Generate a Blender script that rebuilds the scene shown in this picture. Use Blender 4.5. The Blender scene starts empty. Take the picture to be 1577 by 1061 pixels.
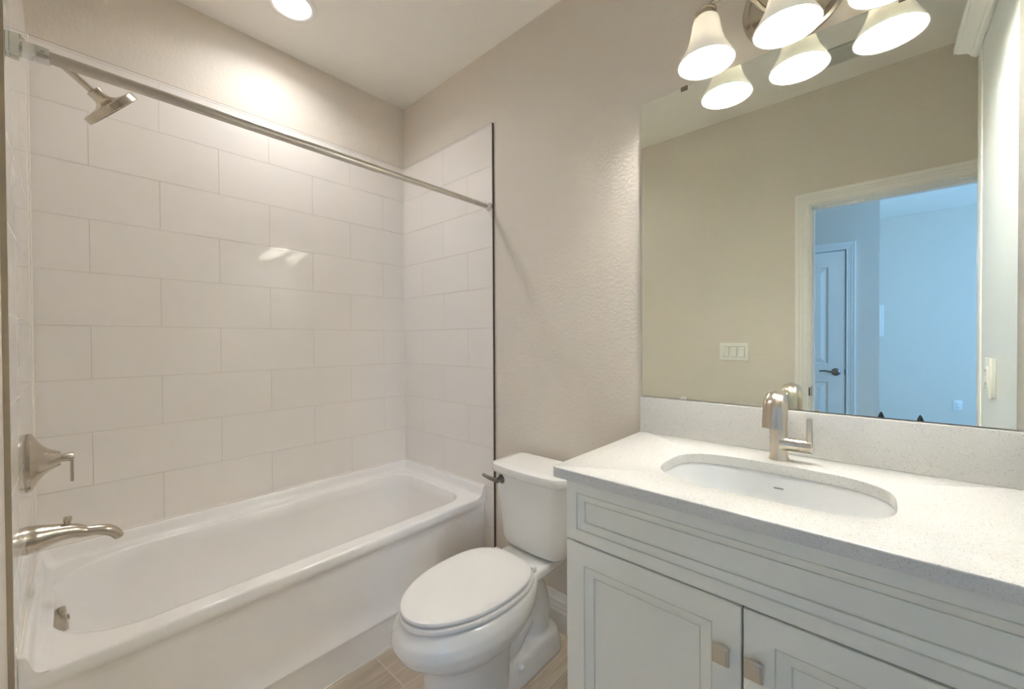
import bpy, bmesh, math, random
from math import sin, cos, pi, radians, sqrt, atan2
from mathutils import Vector, Matrix
random.seed(7)
S = bpy.context.scene
COL = S.collection

# ------------------------------------------------------------------ camera
F_PX, W_PX = 619.58, 1577.0
yaw, pit, rol = 0.738134, -0.009811, -0.005168
CAM = Vector((2.21459, -1.43009, 1.265))
fw = Vector((-sin(yaw)*cos(pit), cos(yaw)*cos(pit), sin(pit)))
rt = Vector((cos(yaw), sin(yaw), 0.0))
up = rt.cross(fw)
r2 = rt*cos(rol) + up*sin(rol)
u2 = -rt*sin(rol) + up*cos(rol)
cd = bpy.data.cameras.new('camera')
cam = bpy.data.objects.new('camera', cd); COL.objects.link(cam)
cd.sensor_fit = 'HORIZONTAL'; cd.sensor_width = 36.0; cd.lens = F_PX/W_PX*36.0
cd.clip_start = 0.01; cd.clip_end = 60
cam.matrix_world = Matrix(((r2.x, u2.x, -fw.x, CAM.x), (r2.y, u2.y, -fw.y, CAM.y), (r2.z, u2.z, -fw.z, CAM.z), (0, 0, 0, 1)))
S.camera = cam

# ------------------------------------------------------------------ view, sky and daylight
S.view_settings.view_transform = 'Standard'
S.view_settings.look = 'None'
S.view_settings.gamma = 1.0
S.view_settings.exposure = 2.9
S.cycles.diffuse_bounces = 12; S.cycles.max_bounces = 20; S.cycles.glossy_bounces = 6
S.view_settings.use_curve_mapping = False
BULB = 36.5        # radiance of the vanity bulbs
CAN = 0.52         # power of the recessed ceiling lamp
GLOW = 0.02        # glow of the frosted shades
SKY = 1.12
world = bpy.data.worlds.new('World'); S.world = world
world.use_nodes = True
bgn = world.node_tree.nodes['Background']
bgn.inputs[0].default_value = (0.25, 0.52, 1.0, 1); bgn.inputs[1].default_value = SKY
for ploc, prot, sx, sy in (((5.19, -4.15, 1.575), (0, radians(90), 0), 1.6, 1.45), ((4.035, -1.65, 1.575), (radians(-90), 0, 0), 1.8, 1.6)):
    pl = bpy.data.lights.new('daylight_portal', 'AREA'); pl.shape = 'RECTANGLE'; pl.size = sx; pl.size_y = sy
    pl.cycles.is_portal = True
    po = bpy.data.objects.new('daylight_portal', pl); COL.objects.link(po)
    po.location = ploc; po.rotation_euler = prot

# ------------------------------------------------------------------ materials
def newmat(name):
    m = bpy.data.materials.new(name); m.use_nodes = True
    nt = m.node_tree
    return m, nt, nt.nodes['Principled BSDF']

def setp(b, **k):
    for n, v in k.items():
        n = n.replace('_', ' ')
        if n in b.inputs: b.inputs[n].default_value = v

def c4(c): return (c[0], c[1], c[2], 1.0)
def srgb(r, g, b):
    f = lambda v: (v/255/12.92) if v/255 <= .04045 else ((v/255+.055)/1.055)**2.4
    return (f(r), f(g), f(b))

def plain(name, col, rough=0.4, metal=0.0, spec=0.5, coat=0.0):
    m, nt, b = newmat(name)
    setp(b, Base_Color=c4(col), Roughness=rough, Metallic=metal, Specular_IOR_Level=spec, Coat_Weight=coat, Coat_Roughness=0.03)
    return m

def bump_noise(nt, b, scale, strength, dist=0.002, detail=3):
    tc = nt.nodes.new('ShaderNodeTexCoord')
    n = nt.nodes.new('ShaderNodeTexNoise'); n.inputs['Scale'].default_value = scale; n.inputs['Detail'].default_value = detail
    bp = nt.nodes.new('ShaderNodeBump'); bp.inputs['Strength'].default_value = strength; bp.inputs['Distance'].default_value = dist
    nt.links.new(tc.outputs['Object'], n.inputs['Vector'])
    nt.links.new(n.outputs['Fac'], bp.inputs['Height'])
    nt.links.new(bp.outputs['Normal'], b.inputs['Normal'])
    return n

def paint(name, col, rough=0.55, scale=78, strength=0.8):
    m, nt, b = newmat(name)
    setp(b, Base_Color=c4(col), Roughness=rough, Specular_IOR_Level=0.3)
    bump_noise(nt, b, scale, strength)
    return m

WALL = paint('wall_paint', srgb(224, 216, 204))
CEIL = paint('ceiling_paint', srgb(243, 240, 234), 0.7, 60, 0.35)
TRIMW = plain('white_trim_paint', srgb(240, 238, 233), 0.3)
CABI = plain('grey_cabinet_paint', srgb(240, 239, 229), 0.33)
TOWER = plain('pale_cabinet_paint', srgb(216, 219, 220), 0.35)
CERAM = plain('white_vitreous_china', srgb(232, 231, 226), 0.07, 0, 0.5)
SEATM = plain('white_seat_plastic', srgb(232, 230, 226), 0.22, 0, 0.45)
TUBM = plain('white_tub_acrylic', srgb(240, 238, 235), 0.11, 0, 0.5)
SINKM = plain('white_sink_china', srgb(226, 227, 226), 0.06)
PLATE = plain('white_plastic_plate', srgb(238, 236, 230), 0.3)
SLOT = plain('dark_slot', (0.03, 0.03, 0.03), 0.5)
BLACK = plain('black_plastic', (0.02, 0.022, 0.025), 0.4)
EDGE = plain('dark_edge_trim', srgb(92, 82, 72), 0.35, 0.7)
TILEEDGE = plain('bare_tile_edge', srgb(165, 152, 132), 0.7)
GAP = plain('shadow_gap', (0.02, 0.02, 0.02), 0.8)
MIRR = plain('mirror_silver', (0.875, 0.91, 0.84), 0.0, 1.0)
MEDGE = plain('mirror_edge', (0.10, 0.11, 0.10), 0.25, 0.6)
CLEAR = plain('clear_clip', srgb(222, 222, 214), 0.15)
CHROME = plain('polished_chrome', (0.80, 0.80, 0.79), 0.10, 1.0)
DNICK = plain('dark_nickel', (0.27, 0.25, 0.23), 0.22, 1.0)

def nickel(name, col=(0.57, 0.51, 0.42), rough=0.21, aniso=0.5):
    m, nt, b = newmat(name)
    setp(b, Base_Color=c4(col), Metallic=1.0, Roughness=rough, Anisotropic=aniso)
    bump_noise(nt, b, 500, 0.03, 0.0005)
    return m
NICK = nickel('brushed_nickel')
FNICK = nickel('brushed_faucet_nickel', (0.61, 0.55, 0.46), 0.28)
RODM = nickel('satin_rod_metal', (0.62, 0.58, 0.52), 0.3)
KNOBM = nickel('brushed_knob_metal', (0.62, 0.57, 0.49), 0.32)

def tile_mat(name, along, a0):
    m, nt, b = newmat(name)
    N, L = nt.nodes, nt.links
    tc = N.new('ShaderNodeTexCoord'); sp = N.new('ShaderNodeSeparateXYZ'); cb = N.new('ShaderNodeCombineXYZ')
    L.new(tc.outputs['Object'], sp.inputs[0])
    ma = N.new('ShaderNodeMath'); ma.operation = 'SUBTRACT'; ma.inputs[1].default_value = a0 - 40*0.4064
    mz = N.new('ShaderNodeMath'); mz.operation = 'SUBTRACT'; mz.inputs[1].default_value = -0.0815
    L.new(sp.outputs[along], ma.inputs[0]); L.new(sp.outputs[2], mz.inputs[0])
    L.new(ma.outputs[0], cb.inputs[0]); L.new(mz.outputs[0], cb.inputs[1])
    br = N.new('ShaderNodeTexBrick'); br.offset = 0.5; br.offset_frequency = 2; br.squash = 1.0
    br.inputs['Scale'].default_value = 1.0
    br.inputs['Mortar Size'].default_value = 0.0011; br.inputs['Mortar Smooth'].default_value = 0.4
    br.inputs['Brick Width'].default_value = 0.4064; br.inputs['Row Height'].default_value = 0.2015
    br.inputs['Color1'].default_value = c4(srgb(238, 233, 227)); br.inputs['Color2'].default_value = c4(srgb(236, 231, 225))
    br.inputs['Mortar'].default_value = c4(srgb(216, 208, 197))
    L.new(cb.outputs[0], br.inputs['Vector'])
    L.new(br.outputs['Color'], b.inputs['Base Color'])
    rr = N.new('ShaderNodeMapRange'); rr.inputs[3].default_value = 0.07; rr.inputs[4].default_value = 0.7
    L.new(br.outputs['Fac'], rr.inputs[0]); L.new(rr.outputs[0], b.inputs['Roughness'])
    nz = N.new('ShaderNodeTexNoise'); nz.inputs['Scale'].default_value = 9; nz.inputs['Detail'].default_value = 1
    L.new(tc.outputs['Object'], nz.inputs['Vector'])
    b0 = N.new('ShaderNodeBump'); b0.inputs['Strength'].default_value = 0.05; b0.inputs['Distance'].default_value = 0.006
    L.new(nz.outputs['Fac'], b0.inputs['Height'])
    b1 = N.new('ShaderNodeBump'); b1.invert = True; b1.inputs['Strength'].default_value = 1.0; b1.inputs['Distance'].default_value = 0.003
    L.new(br.outputs['Fac'], b1.inputs['Height']); L.new(b0.outputs[0], b1.inputs['Normal'])
    L.new(b1.outputs[0], b.inputs['Normal'])
    setp(b, Specular_IOR_Level=0.42)
    return m
TILE_Y = tile_mat('tub_wall_tile', 1, -1.172)
TILE_X = tile_mat('end_wall_tile', 0, 0.405)

def quartz():
    m, nt, b = newmat('white_quartz')
    N, L = nt.nodes, nt.links
    tc = N.new('ShaderNodeTexCoord')
    v = N.new('ShaderNodeTexVoronoi'); v.inputs['Scale'].default_value = 215
    L.new(tc.outputs['Object'], v.inputs['Vector'])
    near = N.new('ShaderNodeMath'); near.operation = 'LESS_THAN'; near.inputs[1].default_value = 0.30
    L.new(v.outputs['Distance'], near.inputs[0])
    sp = N.new('ShaderNodeSeparateColor'); L.new(v.outputs['Color'], sp.inputs[0])
    rare = N.new('ShaderNodeMath'); rare.operation = 'GREATER_THAN'; rare.inputs[1].default_value = 0.78
    L.new(sp.outputs[0], rare.inputs[0])
    mul = N.new('ShaderNodeMath'); mul.operation = 'MULTIPLY'
    L.new(near.outputs[0], mul.inputs[0]); L.new(rare.outputs[0], mul.inputs[1])
    fade = N.new('ShaderNodeMath'); fade.operation = 'MULTIPLY'; fade.inputs[1].default_value = 0.62
    L.new(mul.outputs[0], fade.inputs[0])
    spk = N.new('ShaderNodeValToRGB'); L.new(sp.outputs[1], spk.inputs[0])
    spk.color_ramp.elements[0].color = c4(srgb(160, 150, 136)); spk.color_ramp.elements[1].color = c4(srgb(196, 188, 172))
    fine = N.new('ShaderNodeTexNoise'); fine.inputs['Scale'].default_value = 420; fine.inputs['Detail'].default_value = 2
    L.new(tc.outputs['Object'], fine.inputs['Vector'])
    fr = N.new('ShaderNodeValToRGB'); L.new(fine.outputs['Fac'], fr.inputs[0])
    fr.color_ramp.elements[0].position = 0.35; fr.color_ramp.elements[0].color = c4(srgb(213, 211, 204))
    fr.color_ramp.elements[1].position = 0.6; fr.color_ramp.elements[1].color = c4(srgb(224, 223, 219))
    mx = N.new('ShaderNodeMix'); mx.data_type = 'RGBA'
    L.new(fade.outputs[0], mx.inputs[0]); L.new(fr.outputs[0], mx.inputs[6]); L.new(spk.outputs[0], mx.inputs[7])
    L.new(mx.outputs[2], b.inputs['Base Color'])
    setp(b, Roughness=0.22, Specular_IOR_Level=0.45)
    return m
QUARTZ = quartz()

def floor_mat():
    m, nt, b = newmat('wood_look_floor_tile')
    N, L = nt.nodes, nt.links
    tc = N.new('ShaderNodeTexCoord'); sp = N.new('ShaderNodeSeparateXYZ'); cb = N.new('ShaderNodeCombineXYZ')
    L.new(tc.outputs['Object'], sp.inputs[0])
    my = N.new('ShaderNodeMath'); my.operation = 'ADD'; my.inputs[1].default_value = 0.62 + 12.0
    mx0 = N.new('ShaderNodeMath'); mx0.operation = 'ADD'; mx0.inputs[1].default_value = -0.935 + 0.1975*40
    L.new(sp.outputs[1], my.inputs[0]); L.new(sp.outputs[0], mx0.inputs[0])
    L.new(my.outputs[0], cb.inputs[0]); L.new(mx0.outputs[0], cb.inputs[1])
    br = N.new('ShaderNodeTexBrick'); br.offset = 0.37; br.offset_frequency = 2
    br.inputs['Scale'].default_value = 1.0; br.inputs['Mortar Size'].default_value = 0.0022; br.inputs['Mortar Smooth'].default_value = 0.1
    br.inputs['Brick Width'].default_value = 1.2; br.inputs['Row Height'].default_value = 0.1975
    br.inputs['Color1'].default_value = (0, 0, 0, 1); br.inputs['Color2'].default_value = (1, 1, 1, 1); br.inputs['Mortar'].default_value = (.5, .5, .5, 1)
    L.new(cb.outputs[0], br.inputs['Vector'])
    mp = N.new('ShaderNodeMapping'); mp.inputs['Scale'].default_value = (26, 2.2, 1)
    L.new(tc.outputs['Object'], mp.inputs[0])
    nz = N.new('ShaderNodeTexNoise'); nz.inputs['Scale'].default_value = 1.6; nz.inputs['Detail'].default_value = 6; nz.inputs['Roughness'].default_value = 0.62
    L.new(mp.outputs[0], nz.inputs['Vector'])
    rp = N.new('ShaderNodeValToRGB'); L.new(nz.outputs['Fac'], rp.inputs[0])
    rp.color_ramp.elements[0].position = 0.28; rp.color_ramp.elements[0].color = c4(srgb(186, 168, 147))
    rp.color_ramp.elements[1].position = 0.72; rp.color_ramp.elements[1].color = c4(srgb(228, 214, 195))
    tint = N.new('ShaderNodeMix'); tint.data_type = 'RGBA'; tint.blend_type = 'MULTIPLY'; tint.inputs[0].default_value = 0.12
    L.new(rp.outputs[0], tint.inputs[6]); L.new(br.outputs['Color'], tint.inputs[7])
    mx = N.new('ShaderNodeMix'); mx.data_type = 'RGBA'; mx.inputs[7].default_value = c4(srgb(222, 212, 198))
    L.new(br.outputs['Fac'], mx.inputs[0]); L.new(tint.outputs[2], mx.inputs[6])
    L.new(mx.outputs[2], b.inputs['Base Color'])
    bp = N.new('ShaderNodeBump'); bp.invert = True; bp.inputs['Strength'].default_value = 0.5; bp.inputs['Distance'].default_value = 0.0015
    L.new(br.outputs['Fac'], bp.inputs['Height']); L.new(bp.outputs[0], b.inputs['Normal'])
    setp(b, Roughness=0.4)
    return m
FLOOR = floor_mat()
CARPET = paint('bedroom_carpet', srgb(190, 184, 174), 0.9, 400, 0.6)

def emit(name, col, s):
    m = bpy.data.materials.new(name); m.use_nodes = True
    nt = m.node_tree; nt.nodes.remove(nt.nodes['Principled BSDF'])
    e = nt.nodes.new('ShaderNodeEmission'); e.inputs[0].default_value = c4(col); e.inputs[1].default_value = s
    nt.links.new(e.outputs[0], nt.nodes['Material Output'].inputs[0])
    return m
WARM = (1.0, 0.995, 1.0)
BULBM = emit('lit_bulb', WARM, BULB)
CANM = emit('lit_ceiling_lens', WARM, 3.0)

def shade_mat():
    m, nt, b = newmat('frosted_shade_glass')
    N, L = nt.nodes, nt.links
    setp(b, Base_Color=c4(srgb(244, 241, 232)), Roughness=0.22)
    b.inputs['Emission Color'].default_value = c4((1.0, 0.96, 0.88)); b.inputs['Emission Strength'].default_value = GLOW
    tr = N.new('ShaderNodeBsdfTranslucent'); tr.inputs[0].default_value = c4((0.9, 0.87, 0.8))
    mx = N.new('ShaderNodeMixShader'); mx.inputs[0].default_value = 0.035
    L.new(b.outputs[0], mx.inputs[1]); L.new(tr.outputs[0], mx.inputs[2])
    L.new(mx.outputs[0], N['Material Output'].inputs[0])
    return m
SHADE = shade_mat()

# ------------------------------------------------------------------ mesh helpers
def finish(name, bm, mat, parent=None, origin=None, smooth=True, angle=35, recalc=True):
    """link a bmesh (built in room coordinates) as one mesh object"""
    if recalc: bmesh.ops.recalc_face_normals(bm, faces=bm.faces[:])
    if smooth:
        for f in bm.faces: f.smooth = True
        lim = radians(angle)
        for e in bm.edges:
            if len(e.link_faces) == 2 and e.calc_face_angle(0) > lim: e.smooth = False
    off = Vector(origin) if origin is not None else Vector((0, 0, 0))
    if parent is not None:
        q = parent
        while q is not None:
            off = off - q.location; q = q.parent
        off = -off
        me_off = -off
        if origin is not None: me_off = -Vector(origin)
    me = bpy.data.meshes.new(name)
    if parent is not None:
        base = Vector((0, 0, 0)); q = parent
        while q is not None: base += q.location; q = q.parent
        bmesh.ops.translate(bm, verts=bm.verts[:], vec=-base)
    elif origin is not None:
        bmesh.ops.translate(bm, verts=bm.verts[:], vec=-Vector(origin))
    bm.to_mesh(me); bm.free()
    for mm in (mat if isinstance(mat, (list, tuple)) else [mat]): me.materials.append(mm)
    o = bpy.data.objects.new(name, me); COL.objects.link(o)
    if parent is not None: o.parent = parent
    elif origin is not None: o.location = origin
    return o

def thing(name, label, cat, loc, group=None):
    o = bpy.data.objects.new(name, None); COL.objects.link(o)
    o.empty_display_size = 0.05; o.location = loc
    o['label'] = label; o['category'] = cat
    if group: o['group'] = group
    return o

def struct(o): o['kind'] = 'structure'; return o

def box(bm, x0, x1, y0, y1, z0, z1, bev=0.0, seg=2):
    vs = [bm.verts.new((x, y, z)) for x in (x0, x1) for y in (y0, y1) for z in (z0, z1)]
    fs = [(0, 1, 3, 2), (4, 6, 7, 5), (0, 4, 5, 1), (2, 3, 7, 6), (0, 2, 6, 4), (1, 5, 7, 3)]
    fa = [bm.faces.new([vs[i] for i in f]) for f in fs]
    if bev > 0:
        es = set()
        for f in fa: es.update(f.edges)
        bmesh.ops.bevel(bm, geom=list(es), offset=bev, segments=seg, profile=0.5, affect='EDGES')
    return fa

def boxes(*a, bev=0.0, seg=2):
    bm = bmesh.new()
    for q in a: box(bm, *q, bev=bev, seg=seg)
    return bm

def loft(bm, rings, closed=True, cap0=False, cap1=False, ringclosed=False, mi=0):
    vr = [[bm.verts.new(p) for p in r] for r in rings]
    n = len(rings[0])
    rr = list(range(len(vr)-1)) + ([len(vr)-1] if ringclosed else [])
    for i in rr:
        a, b = vr[i], vr[(i+1) % len(vr)]
        for j in range(n if closed else n-1):
            k = (j+1) % n
            f = bm.faces.new((a[j], a[k], b[k], b[j])); f.material_index = mi
    if cap0: bm.faces.new(vr[0][::-1]).material_index = mi
    if cap1: bm.faces.new(vr[-1]).material_index = mi
    return vr

def frame(d):
    d = d.normalized()
    a = Vector((0, 0, 1)) if abs(d.z) < 0.9 else Vector((1, 0, 0))
    u = d.cross(a).normalized(); v = u.cross(d).normalized()
    return u, v

def lathe(bm, prof, origin, axis, seg=40, cap0=False, cap1=False, power=2.0):
    """profile of (radius, distance along the axis)"""
    o = Vector(origin); d = Vector(axis).normalized(); u, v = frame(d)
    rings = []
    for r, h in prof:
        ring = []
        for i in range(seg):
            t = 2*pi*i/seg; c, s = cos(t), sin(t)
            k = (abs(c)**power + abs(s)**power)**(-1/power)
            ring.append(o + d*h + (u*c + v*s)*(r*k))
        rings.append(ring)
    return loft(bm, rings, cap0=cap0, cap1=cap1)

def tube(bm, pts, rad, seg=16, caps=True, squash=None):
    pts = [Vector(p) for p in pts]
    n = len(pts)
    rad = rad if isinstance(rad, (list, tuple)) else [rad]*n
    t0 = (pts[1]-pts[0]).normalized(); u, v = frame(t0)
    rings = []
    for i, p in enumerate(pts):
        t = ((pts[min(i+1, n-1)]-pts[max(i-1, 0)])).normalized()
        u = (u - t*u.dot(t)).normalized(); v = t.cross(u)
        r = rad[i]
        rings.append([p + u*cos(2*pi*k/seg)*r + v*sin(2*pi*k/seg)*r for k in range(seg)])
    return loft(bm, rings, cap0=caps, cap1=caps)

def smooth_path(pts, n=8):
    """Catmull-Rom through points"""
    P = [Vector(p) for p in pts]; out = []
    for i in range(len(P)-1):
        p0 = P[max(i-1, 0)]; p1 = P[i]; p2 = P[i+1]; p3 = P[min(i+2, len(P)-1)]
        for k in range(n):
            t = k/n
            out.append(0.5*((2*p1) + (p2-p0)*t + (2*p0-5*p1+4*p2-p3)*t*t + (3*p1-p0-3*p2+p3)*t**3))
    out.append(P[-1]); return out

def lerp_list(vals, n=8):
    out = []
    for i in range(len(vals)-1):
        for k in range(n): out.append(vals[i]+(vals[i+1]-vals[i])*k/n)
    out.append(vals[-1]); return out

def rrect(x0, x1, y0, y1, r, n=8):
    """rounded rectangle, counter-clockwise; r is one radius or four (x1y1, x0y1, x0y0, x1y0)"""
    if not isinstance(r, (list, tuple)): r = [r]*4
    cs = [(x1-r[0], y1-r[0], 0, r[0]), (x0+r[1], y1-r[1], pi/2, r[1]), (x0+r[2], y0+r[2], pi, r[2]), (x1-r[3], y0+r[3], 3*pi/2, r[3])]
    out = []
    for cx, cy, a, rad in cs:
        for k in range(n+1):
            t = a + (pi/2)*k/n
            out.append((cx+rad*cos(t), cy+rad*sin(t)))
    return out

def at_z(pts, z): return [(p[0], p[1], z) for p in pts]

def cyl(bm, p0, p1, r, seg=24, bev=0.0):
    p0, p1 = Vector(p0), Vector(p1); L = (p1-p0).length
    b = min(bev, L*0.45, r*0.9)
    prof = [(r-b, 0), (r, b), (r, L-b), (r-b, L)] if b > 0 else [(r, 0), (r, L)]
    return lathe(bm, prof, p0, p1-p0, seg, True, True)

# ------------------------------------------------------------------ room shell
H = 2.72; YF = -1.53; XR = 2.95
DX0, DX1, DZ = 1.922, 2.684, 2.045          # door opening in the front wall
T = 0.11
def wall(name, bm, mat=WALL): return struct(finish(name, bm, mat, smooth=False))
wall_left = wall('wall_left', boxes((-T, 0, YF-T, T, 0, H)))
wall_back = wall('wall_back', boxes((0, XR+T, 0, T, 0, H)))
wall_right = wall('wall_right', boxes((XR, XR+T, YF, 0, 0, H)))
wall_front = wall('wall_front', boxes((0, DX0-.014, YF-T, YF, 0, H), (DX1+.014, XR+T, YF-T, YF, 0, H), (DX0-.014, DX1+.014, YF-T, YF, DZ+.014, H)))
floor = struct(finish('floor', boxes((-T, XR+T, YF-T, T, -0.06, 0)), FLOOR, smooth=False))
ceiling = struct(finish('ceiling', boxes((-T, XR+T, YF, T, H, H+.06)), CEIL, smooth=False))

# tile surround
TT, ZT, XT = 0.010, 2.345, 0.796
for par, nm, q, mt in ((wall_left, 'tile_panel', (0, TT, YF+TT, -TT, 0.0, ZT), TILE_Y),
                       (wall_back, 'tile_panel', (0, XT-.001, -TT, 0, 0.0, ZT), TILE_X),
                       (wall_front, 'tile_panel', (0, XT-.001, YF, YF+TT, 0.0, ZT), TILE_X)):
    struct(finish(nm, boxes(q), mt, par, smooth=False))
struct(finish('tile_edge_strip', boxes((XT-.0005, XT+.002, -TT-.0008, 0, 0, ZT+.001)), EDGE, wall_back, smooth=False))
struct(finish('tile_edge_strip', boxes((XT-.001, XT+.0005, YF, YF+TT-.0005, 0, ZT+.001)), TILEEDGE, wall_front, smooth=False))
TOPSHADE = plain('tile_top_shadow', srgb(150, 138, 122), 0.7)  # shadow line above the tile, put in as a thin brown strip
struct(finish('tile_top_shadow_line', boxes((0, TT-.0005, YF+TT, -TT, ZT, ZT+.0022)), TOPSHADE, wall_left, smooth=False))
struct(finish('tile_top_shadow_line', boxes((TT, XT-.001, -TT+.0005, 0, ZT, ZT+.0022)), TOPSHADE, wall_back, smooth=False))
GROUT = plain('white_caulk', srgb(240, 234, 224), 0.5)
for par, pts in ((wall_back, [(TT+.001, -TT-.001, .526), (TT+.001, -TT-.001, ZT)]), (wall_left, [(TT+.001, YF+TT+.001, .526), (TT+.001, YF+TT+.001, ZT)]),
                 (wall_left, [(TT+.001, -TT-.001, .527), (TT+.001, YF+TT+.001, .527)]), (wall_back, [(0.733, -TT-.001, .527), (TT+.001, -TT-.001, .527)]), (wall_front, [(TT+.001, YF+TT+.001, .527), (0.733, YF+TT+.001, .527)]),
                 (floor, [(.7285, -TT-.001, .001), (.7285, YF+TT+.001, .001)])):
    bm = bmesh.new(); tube(bm, pts, .0026, 8)
    struct(finish('caulk_line', bm, GROUT, par))

# baseboards (profile extruded)
def baseboard(name, p0, p1, nrm, hgt=0.165):
    prof = [(0, 0), (.015, 0), (.015, .088), (.0125, .094), (.0125, .108), (.0105, .113), (.0105, .132), (.007, .140), (.006, .155), (.003, hgt), (0, hgt)]
    p0, p1, n = Vector(p0), Vector(p1), Vector(nrm)
    bm = bmesh.new()
    loft(bm, [[p + n*a + Vector((0, 0, z)) for a, z in prof] for p in (p0, p1)], cap0=True, cap1=True)
    return struct(finish(name, bm, TRIMW, angle=20))
baseboard('baseboard_back', (XT+.003, 0, 0), (1.60, 0, 0), (0, -1, 0))
baseboard('baseboard_front', (XT+.003, YF, 0), (1.842, YF, 0), (0, 1, 0))
baseboard('baseboard_right', (XR, YF, 0), (XR, -.65, 0), (-1, 0, 0))

# door casing on the bathroom side and jamb lining
def casing(name, x0, x1, ztop, yw, ny, w=0.068, left=True, right=True):
    """U-shaped stepped casing, inner edge at x0..x1 / ztop, on a wall face y = yw with normal ny"""
    prof = [(0, 0), (0, .010), (.006, .012), (.010, .010), (.016, .0115), (.030, .013), (.034, .016), (.046, .016), (.050, .019), (w-.004, .019), (w, .016), (w, 0)]
    rings = []
    for (cx, cz, dx, dz) in ((x0, 0, -1, 0), (x0, ztop, -1, 1), (x1, ztop, 1, 1), (x1, 0, 1, 0)):
        rings.append([Vector((cx + dx*a, yw + ny*t, cz + dz*a)) for a, t in prof])
    bm = bmesh.new(); loft(bm, rings, cap0=True, cap1=True)
    return struct(finish(name, bm, TRIMW, angle=18))
trim_1 = casing('trim_1', DX0-.008, DX1+.008, DZ+.008, YF, 1, .070)
struct(finish('jamb', boxes((DX0-.014, DX0, YF-T-.001, YF+.001, 0, DZ), (DX1, DX1+.014, YF-T-.001, YF+.001, 0, DZ), (DX0-.014, DX1+.014, YF-T-.001, YF+.001, DZ, DZ+.014),
                            (DX0, DX0+.010, YF-T+.02, YF-.045, 0, DZ), (DX0, DX1, YF-T+.02, YF-.045, DZ-.010, DZ)), TRIMW, trim_1, smooth=False))
bm = boxes((DX0-.0005, DX0+.0015, YF-.036, YF-.006, .925, .985)); 
struct(finish('strike_plate', bm, DNICK, trim_1, smooth=False))
struct(finish('strike_plate', boxes((DX0-.010, DX0-.002, YF+.0105, YF+.0125, .93, .978), bev=.0009), DNICK, trim_1))

# ------------------------------------------------------------------ bedroom beyond the doorway (seen in the mirror)
BX0, BX1, BY = 0.4, 5.2, -5.25
WY0, WY1, WZ0, WZ1 = -4.9, -3.4, 0.75, 2.4
XCOR, YCOR = 2.223, -3.10
DR0, DR1 = 1.245, 2.004
bed_floor = struct(finish('floor_bedroom', boxes((BX0-T, BX1+T, BY-T, YF-T, -0.06, 0)), CARPET, smooth=False))
bed_ceil = struct(finish('ceiling_bedroom', boxes((BX0-T, BX1+T, BY-T, YF-.001, H+.0005, H+.06)), CEIL, smooth=False))
wall('wall_bedroom_left', boxes((BX0-T, BX0, BY-T, YF-T, 0, H)))
wall('wall_bedroom_far', boxes((XCOR-T, BX1+T, BY-T, BY, 0, H)))
wall('wall_bedroom_closet', boxes((BX0, DR0-.016, YCOR-T, YCOR, 0, H), (DR1+.016, XCOR, YCOR-T, YCOR, 0, H), (DR0-.016, DR1+.016, YCOR-T, YCOR, 2.045, H)))
wall('wall_bedroom_return', boxes((XCOR-T, XCOR, BY, YCOR-T, 0, H)))
wall('wall_bedroom_near', boxes((XR+T, 3.12, YF-T, YF, 0, H), (4.95, BX1, YF-T, YF, 0, H), (3.12, 4.95, YF-T, YF, 0, WZ0), (3.12, 4.95, YF-T, YF, WZ1, H)))
bm = boxes((3.12, 3.17, YF-T-.01, YF, WZ0, WZ1), (4.90, 4.95, YF-T-.01, YF, WZ0, WZ1), (3.12, 4.95, YF-T-.01, YF, WZ0, WZ0+.05), (3.12, 4.95, YF-T-.01, YF, WZ1-.05, WZ1), (3.12, 4.95, YF-.07, YF-.03, 1.56, 1.60))
struct(finish('added_window', bm, TRIMW, smooth=False))  # unseen extra window, added so daylight brightens the closet wall
wall('wall_bedroom_right', boxes((BX1, BX1+T, BY, WY0, 0, H), (BX1, BX1+T, WY1, YF, 0, H), (BX1, BX1+T, WY0, WY1, 0, WZ0), (BX1, BX1+T, WY0, WY1, WZ1, H)))
bm = boxes((BX1-.01, BX1+T, WY0, WY0+.05, WZ0, WZ1), (BX1-.01, BX1+T, WY1-.05, WY1, WZ0, WZ1), (BX1-.01, BX1+T, WY0, WY1, WZ0, WZ0+.05), (BX1-.01, BX1+T, WY0, WY1, WZ1-.05, WZ1), (BX1+.03, BX1+.07, WY0, WY1, 1.56, 1.60))
struct(finish('window_1', bm, TRIMW, smooth=False))
# bedroom door: frame members around two raised panels
PAN = ((.12, .885), (1.04, 1.905))
yb0, yf0 = YCOR-.040, YCOR-.002
door = struct(finish('door_1', boxes((DR0, DR0+.115, yb0, yf0, .01, 2.031), (DR1-.115, DR1, yb0, yf0, .01, 2.031), (DR0+.115, DR1-.115, yb0, yf0, .01, PAN[0][0]), (DR0+.115, DR1-.115, yb0, yf0, PAN[0][1], PAN[1][0]), (DR0+.115, DR1-.115, yb0, yf0, PAN[1][1], 2.031)), TRIMW, smooth=False))
for z0, z1 in PAN:
    bm = bmesh.new(); R = []
    for ins, d in ((0, -.0005), (.003, -.003), (.012, -.013), (.024, -.013), (.052, -.003), (.056, -.002)):
        R.append([(x, yf0+d, z) for x, z in ((DR0+.115+ins, z0+ins), (DR1-.115-ins, z0+ins), (DR1-.115-ins, z1-ins), (DR0+.115+ins, z1-ins))])
    loft(bm, R, cap1=True)
    struct(finish('door_panel', bm, TRIMW, door, smooth=False))
bm = bmesh.new(); lathe(bm, [(.033, 0), (.033, .006), (.026, .012), (.012, .014), (.012, .045)], (DR1-.062, YCOR-.002, .975), (0, 1, 0), 28, True, True)
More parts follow.
